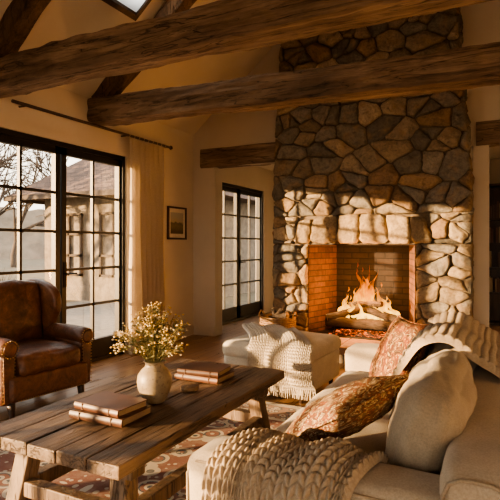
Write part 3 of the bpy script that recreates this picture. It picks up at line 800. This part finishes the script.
def knit_h(s,t,nc,nr):
    c=s*nc; fc=c%1; side=abs(fc-.5)*2; half=(fc*2)%1
    ph=(t*nr-side*.75)%1
    return (max(0,math.sin(math.pi*half))**.6)*(max(0,math.sin(math.pi*ph))**.5)
def throw(name,P,wv,wid,nc,nr,amp,mat,ns,nt,ripple=.012,taper=None,fringe=0,flen=.08,seed=0,skew=None):
    P=[Vector(p) for p in P]
    def base(s,t):
        p=cat(P,t); w=wid*(taper(t) if taper else 1)
        q=p+Vector(wv)*((s-.5)*w)
        if skew: q+=skew(s,t)
        return q
    def fn(s,t):
        p=base(s,t); e=.004
        a=base(min(1,s+e),t)-base(max(0,s-e),t); b=base(s,min(1,t+e))-base(s,max(0,t-e)); n=a.cross(b).normalized()
        if n.length<.5: n=Vector((0,0,1))
        d=ripple*(noise.noise(Vector((s*5+seed,t*3,1)))+1)+ripple*.5*math.sin(s*14+3*t+seed)
        edge=min(1,min(s,1-s)*wid/.012,min(t,1-t)*20)
        return p+n*((d+knit_h(s,t,nc,nr)*amp)*edge-.004*(1-edge))
    m=MB(); m.grid(fn,ns,nt)
    if fringe:
        rnd=random.Random(seed)
        for i in range(fringe):
            s=(i+.5)/fringe; p=fn(s,1); q=fn(s,.98); d=(p-q).normalized()
            pts=[p.copy()]; cur=p.copy(); dd=d.copy()
            for k in range(5):
                dd=(dd*.5+Vector((rnd.gauss(0,.12),rnd.gauss(0,.12),-1))*.7).normalized(); cur=cur+dd*flen/5
                if cur.z<.02: cur.z=.02
                pts.append(cur.copy())
            m.tube(pts,[.004,.006,.004,.004,.004,.003],5)
    return m.build(name,mat,None,smooth=True,recalc=False)
throw('knit_throw',[(-.60,1.70,.50),(-.60,1.665,.53),(-.60,1.635,.585),(-.60,1.59,.618),(-.60,1.50,.63),(-.60,1.41,.618),(-.595,1.365,.57),(-.59,1.352,.42),(-.585,1.347,.26),(-.58,1.342,.12)],(-1,0,0),.48,14,26,.019,M['knit'],210,300,ripple=.015,seed=2,
   skew=lambda s,t:Vector((.03*math.sin(t*6)+.02*math.sin(s*9),.02*math.sin(s*11)*(1-t),.006*math.sin(s*20+t*5))))
throw('knit_throw',[(-.45,2.80,.66),(-.40,2.80,.74),(-.32,2.80,.845),(-.21,2.80,.87),(-.10,2.8,.80),(.0,2.8,.745),(.075,2.8,.68),(.095,2.8,.55),(.10,2.8,.38)],(0,-1,0),.92,24,26,.020,M['knit'],288,260,ripple=.014,seed=5,
   fringe=36,flen=.1,skew=lambda s,t:Vector((0,.16*(1-t)*(s-.5),.012*math.sin(s*10))))

# ---------------------------------------------------------------- ottoman
ot=group('ottoman',(-1.77,4.22,0),math.radians(-4))
softbox('body',(.80,.80,.27),(0,0,.205),M['ottoman'],ot,r=.03,bulge=(.008,.008,0),wr=.003)
softbox('cushion_top',(.83,.83,.15),(0,0,.385),M['ottoman'],ot,r=.06,bulge=(.01,.01,.02),n=18,wr=.005)
m=MB()
for x in (-.33,.33):
    for y in (-.33,.33): m.tube([(x,y,0),(x,y,.08)],[.018,.026],10)
m.build('feet',M['darkwood'],ot)
throw('fringed_throw',[(-2.08,4.54,.485),(-1.98,4.34,.492),(-1.84,4.12,.494),(-1.71,3.92,.488),(-1.63,3.81,.468),(-1.60,3.765,.40),(-1.57,3.76,.28),(-1.54,3.75,.15)],(-1,-.05,0),.56,20,30,.013,M['knit2'],200,240,ripple=.022,seed=9,
   fringe=34,flen=.09,skew=lambda s,t:Vector((.04*math.sin(t*5),-.012*abs(math.sin(s*9))*t,.0)))

# ---------------------------------------------------------------- wingback armchair
ac=group('leather_armchair',(-3.46,2.83,0),math.radians(-8))
ac.scale=(.97,.97,.97)
L=M['leather']
softbox('seat_frame',(.72,.70,.20),(.02,0,.25),L,ac,r=.035,wr=.003)
softbox('seat_cushion',(.62,.56,.17),(.08,0,.415),L,ac,r=.06,bulge=(.02,.0,.03),n=26,wr=.010,crease=.007)
def backshape(p,q):
    p=p.copy()
    if q.z>0: p.z+= .030*(1-q.y*q.y)*q.z
    return p
softbox('back_rest',(.17,.60,.70),(-.27,0,.65),L,ac,r=.06,bulge=(.035,0,0),n=28,rot=(0,-.14,0),wr=.009,shape=backshape,crease=.007,seed=3)
def wing(name,sg):
    prof=[(-.40,.30),(-.44,.60),(-.46,.88),(-.45,.99),(-.40,1.025),(-.28,1.02),(-.15,.985),(-.06,.92),(-.03,.83),(-.04,.74),(-.09,.66),(-.11,.58),(-.1,.5),(-.1,.30)]
    pts=[Vector((x,0,z)) for x,z in prof]; P=[cat(pts,i/44) for i in range(45)]
    m=MB()
    n=len(P); V=[]
    for off in (-.04,.04):
        for p in P: V.append((p.x,sg*.305+off+sg*max(0,p.x+.40)*.08,p.z))
    F=[tuple(range(n-1,-1,-1)),tuple(range(n,2*n))]+[(i,(i+1)%n,(i+1)%n+n,i+n) for i in range(n)]
    m.add(V,F); return m.build(name,L,ac,bevel=.024,seg=4,smooth=True)
wing('wing_1',-1); wing('wing_2',1)
def arm(sg,nm):
    y=sg*.345; m=MB()
    m.tube([(-.34,y,.555),(-.2,y,.56),(.1,y,.565),(.30,y,.56),(.345,y,.56),(.362,y,.56)],[.062,.07,.073,.075,.07,.055],20)
    m.build('arm_roll_'+nm,L,ac,smooth=True)
    softbox('arm_panel_'+nm,(.70,.12,.40),(-.01,y-sg*.005,.335),L,ac,r=.04,wr=.003)
    m=MB(); m.tube([(.36,y,.56),(.372,y,.56)],[.055,.048],20)
    m.prism([(.338,y-.035,.16),(.338,y+.035,.16),(.338,y+.045,.52),(.338,y-.045,.52)],(.014,0,0)); m.build('arm_front_'+nm,L,ac,bevel=.005,smooth=True)
    m=MB()
    for k in range(20): q=k*2*math.pi/20; m.blob((.37,y+.063*math.cos(q),.56+.063*math.sin(q)),.006)
    for k in range(13):
        for o in (-.045,.045): m.blob((.352,y+o,.17+k*.026),.006)
    m.build('nailheads_'+nm,M['brass'],ac,smooth=True)
arm(-1,'1'); arm(1,'2')
m=MB()
for k in range(30): m.blob((.385,-.29+k*.02,.168),.006)
m.build('nailheads_front',M['brass'],ac,smooth=True)
m=MB()
for y in (-.31,.31):
    m.tube([(.31,y,.17),(.32,y,.10),(.325,y,.03),(.325,y,0)],[.032,.028,.018,.02],12); m.tube([(-.30,y,.17),(-.34,y,0)],[.028,.018],10)
m.build('legs',M['darkwood'],ac,smooth=True)

# ---------------------------------------------------------------- room beyond
g=group('bookcase')
m=MB(); bx0,bx1=-.75,1.3
m.box((bx0,9.0,0),(bx0+.04,9.38,2.3)); m.box((bx1-.04,9.0,0),(bx1,9.38,2.3)); m.box((bx0,9.34,0),(bx1,9.38,2.3))
for z in (0.0,.5,.9,1.3,1.7,2.26): m.box((bx0,9.0,z),(bx1,9.36,z+.035))
m.build('case',M['darkwood'],g)
m=MB(); rnd=random.Random(4)
for z in (.535,.935,1.335,1.735):
    x=bx0+.06
    while x<bx1-.1:
        w=rnd.uniform(.02,.045); hh=rnd.uniform(.2,.3)
        if rnd.random()<.85: m.box((x,9.08,z),(x+w,9.3,z+hh),rnd.choice([0,1,2]))
        x+=w+.003
m.build('books',[M['book'],M['book2'],M['pages']],g)

# ---------------------------------------------------------------- outdoors
m=MB(); m.box((-90,-70,-.30),(60,110,-.14)); m.build('ground_lawn',M['grass'])
m=MB(); m.box((-9,-4,-.14),(XL-.18,9,-.04)); m.build('patio',M['patio'])
g=group('garden_house')
hx0,hx1,hy0,hy1=-11.2,-6.6,9.3,14
m=MB(); m.box((hx0+.2,hy0+.3,-.14),(hx1-.2,hy1,2.6)); m.build('walls',M['siding'],g)
m=MB(); e=.45; yr=(hy0+hy1)/2; zr_=4.6; z0=2.55
V=[(hx0-e,hy0-e,z0),(hx1+e,hy0-e,z0),(hx1+e,hy1+e,z0),(hx0-e,hy1+e,z0),(hx0+1.7,yr,zr_),(hx1-1.0,yr,zr_)]
m.add(V,[(0,1,5,4),(1,2,5),(2,3,4,5),(3,0,4),(0,3,2,1)])
m.build('hip_roof',M['shingle'],g)
m=MB(); m.box((hx0-e,hy0-e-.02,z0-.1),(hx1+e,hy0-e+.02,z0+.03)); m.box((hx0-e-.02,hy0-e,z0-.1),(hx0-e+.02,hy1+e,z0+.03))
for x in (hx0+.7,hx0+2.2,hx0+3.5):
    for a in (0,.42,.84): m.box((x+a,hy0+.22,.5),(x+a+.06,hy0+.28,2.1))
    for z in (.5,1.0,1.55,2.06): m.box((x,hy0+.22,z),(x+.9,hy0+.28,z+.06))
m.build('fascia_and_window_bars',M['treebark'],g)
def tree(name,loc,H,seed,depth=5):
    rnd=random.Random(seed); m=MB()
    def br(p,d,L,r,k):
        pts=[p];c=p.copy();dd=d.copy();n=4
        for i in range(n):
            dd=(dd+Vector((rnd.gauss(0,.12),rnd.gauss(0,.12),rnd.gauss(.03,.08)))).normalized(); c=c+dd*L/n; pts.append(c.copy())
        m.tube(pts,[r*(1-.4*i/n) for i in range(n+1)],4 if k<depth else 8,0,cap=False)
        if k==0: return
        for j in range(rnd.randint(3,4)):
            f=rnd.randint(2,4); a=rnd.uniform(.35,.85); ax=Vector((rnd.gauss(0,1),rnd.gauss(0,1),rnd.gauss(0,1))).normalized()
            nd=(dd+ax*a).normalized(); br(pts[f],nd,L*rnd.uniform(.6,.8),r*.6,k-1)
    br(Vector((0,0,-.15)),Vector((0,0,1)),H*.30,H*.020,depth)
    return m.build(name,M['treebark'],None,loc,smooth=True,recalc=False)
for i,(x,y,H,dp) in enumerate(((-13.8,8.0,7,5),(-17.5,12.5,9,5),(-17,17.5,9,4),(-14.5,5.0,7,5),(-24,16,10,4),(-9.5,21,9,5),(-28,22,10,4),(-12,27,10,4),(-22.5,10,9,5))):
    tree('bare_tree',(x,y,0),H,i+3,dp)
m=MB()
def hill(s,t):
    a=math.radians(75+s*130); r=55; z=-.3+t*(5.5+2.2*noise.noise(Vector((s*14,0,0)))+1.0*noise.noise(Vector((s*70,0,2)))); return (r*math.cos(a)*(1+.1*t),r*math.sin(a)*(1+.1*t),z)
m.grid(hill,300,6); m.build('woodland_edge',m_plain('woodland_haze',(.17,.135,.10),1,0,.3,.6),smooth=True,recalc=False)
m=MB(); rnd=random.Random(6)
for i in range(11):
    cx,cy=-10.0-rnd.uniform(0,.5),4.4+i*.3
    for k in range(110):
        d=Vector((rnd.gauss(0,.35),rnd.gauss(0,.4),1)).normalized(); L=rnd.uniform(.5,1.0); p=Vector((cx,cy,-.14)); m.tube([p,p+d*L*.5,p+d*L+Vector((rnd.gauss(0,.05),rnd.gauss(0,.05),0))],[.008,.006,.002],3,cap=False)
m.build('shrub_row',M['treebark'],None,recalc=False)

# ---------------------------------------------------------------- light
sun=bpy.data.lights.new('sun','SUN'); sun.energy=29; sun.color=(1,.64,.31); sun.angle=math.radians(.8)
so=bpy.data.objects.new('sun',sun); COL.objects.link(so); so.location=(-20,-20,8)
d=Vector((.72,.69,-.105)); so.rotation_euler=d.to_track_quat('-Z','Y').to_euler()
w=bpy.data.worlds.new('world'); bpy.context.scene.world=w; w.use_nodes=True; nt=w.node_tree; nt.nodes.clear()
o=nt.nodes.new('ShaderNodeOutputWorld'); b=nt.nodes.new('ShaderNodeBackground'); tc=nt.nodes.new('ShaderNodeTexCoord'); sp=nt.nodes.new('ShaderNodeSeparateXYZ'); cr=nt.nodes.new('ShaderNodeValToRGB')
nt.links.new(tc.outputs['Generated'],sp.inputs[0]); nt.links.new(sp.outputs[2],cr.inputs[0]); nt.links.new(cr.outputs[0],b.inputs[0]); nt.links.new(b.outputs[0],o.inputs[0])
el=cr.color_ramp.elements; el[0].position=0; el[0].color=(1,.86,.66,1); el[1].position=.6; el[1].color=(.82,.80,.77,1)
e2=el.new(.15); e2.color=(1,.89,.73,1)
b.inputs[1].default_value=4.5

cam=bpy.data.cameras.new('camera'); cam.lens=36; cam.sensor_width=36; cam.shift_y=-.01; cam.clip_start=.05; cam.clip_end=300
co=bpy.data.objects.new('camera',cam); co.location=(0,0,1.3); co.rotation_euler=(math.radians(90),0,math.radians(26.57)); COL.objects.link(co)
bpy.context.scene.camera=co
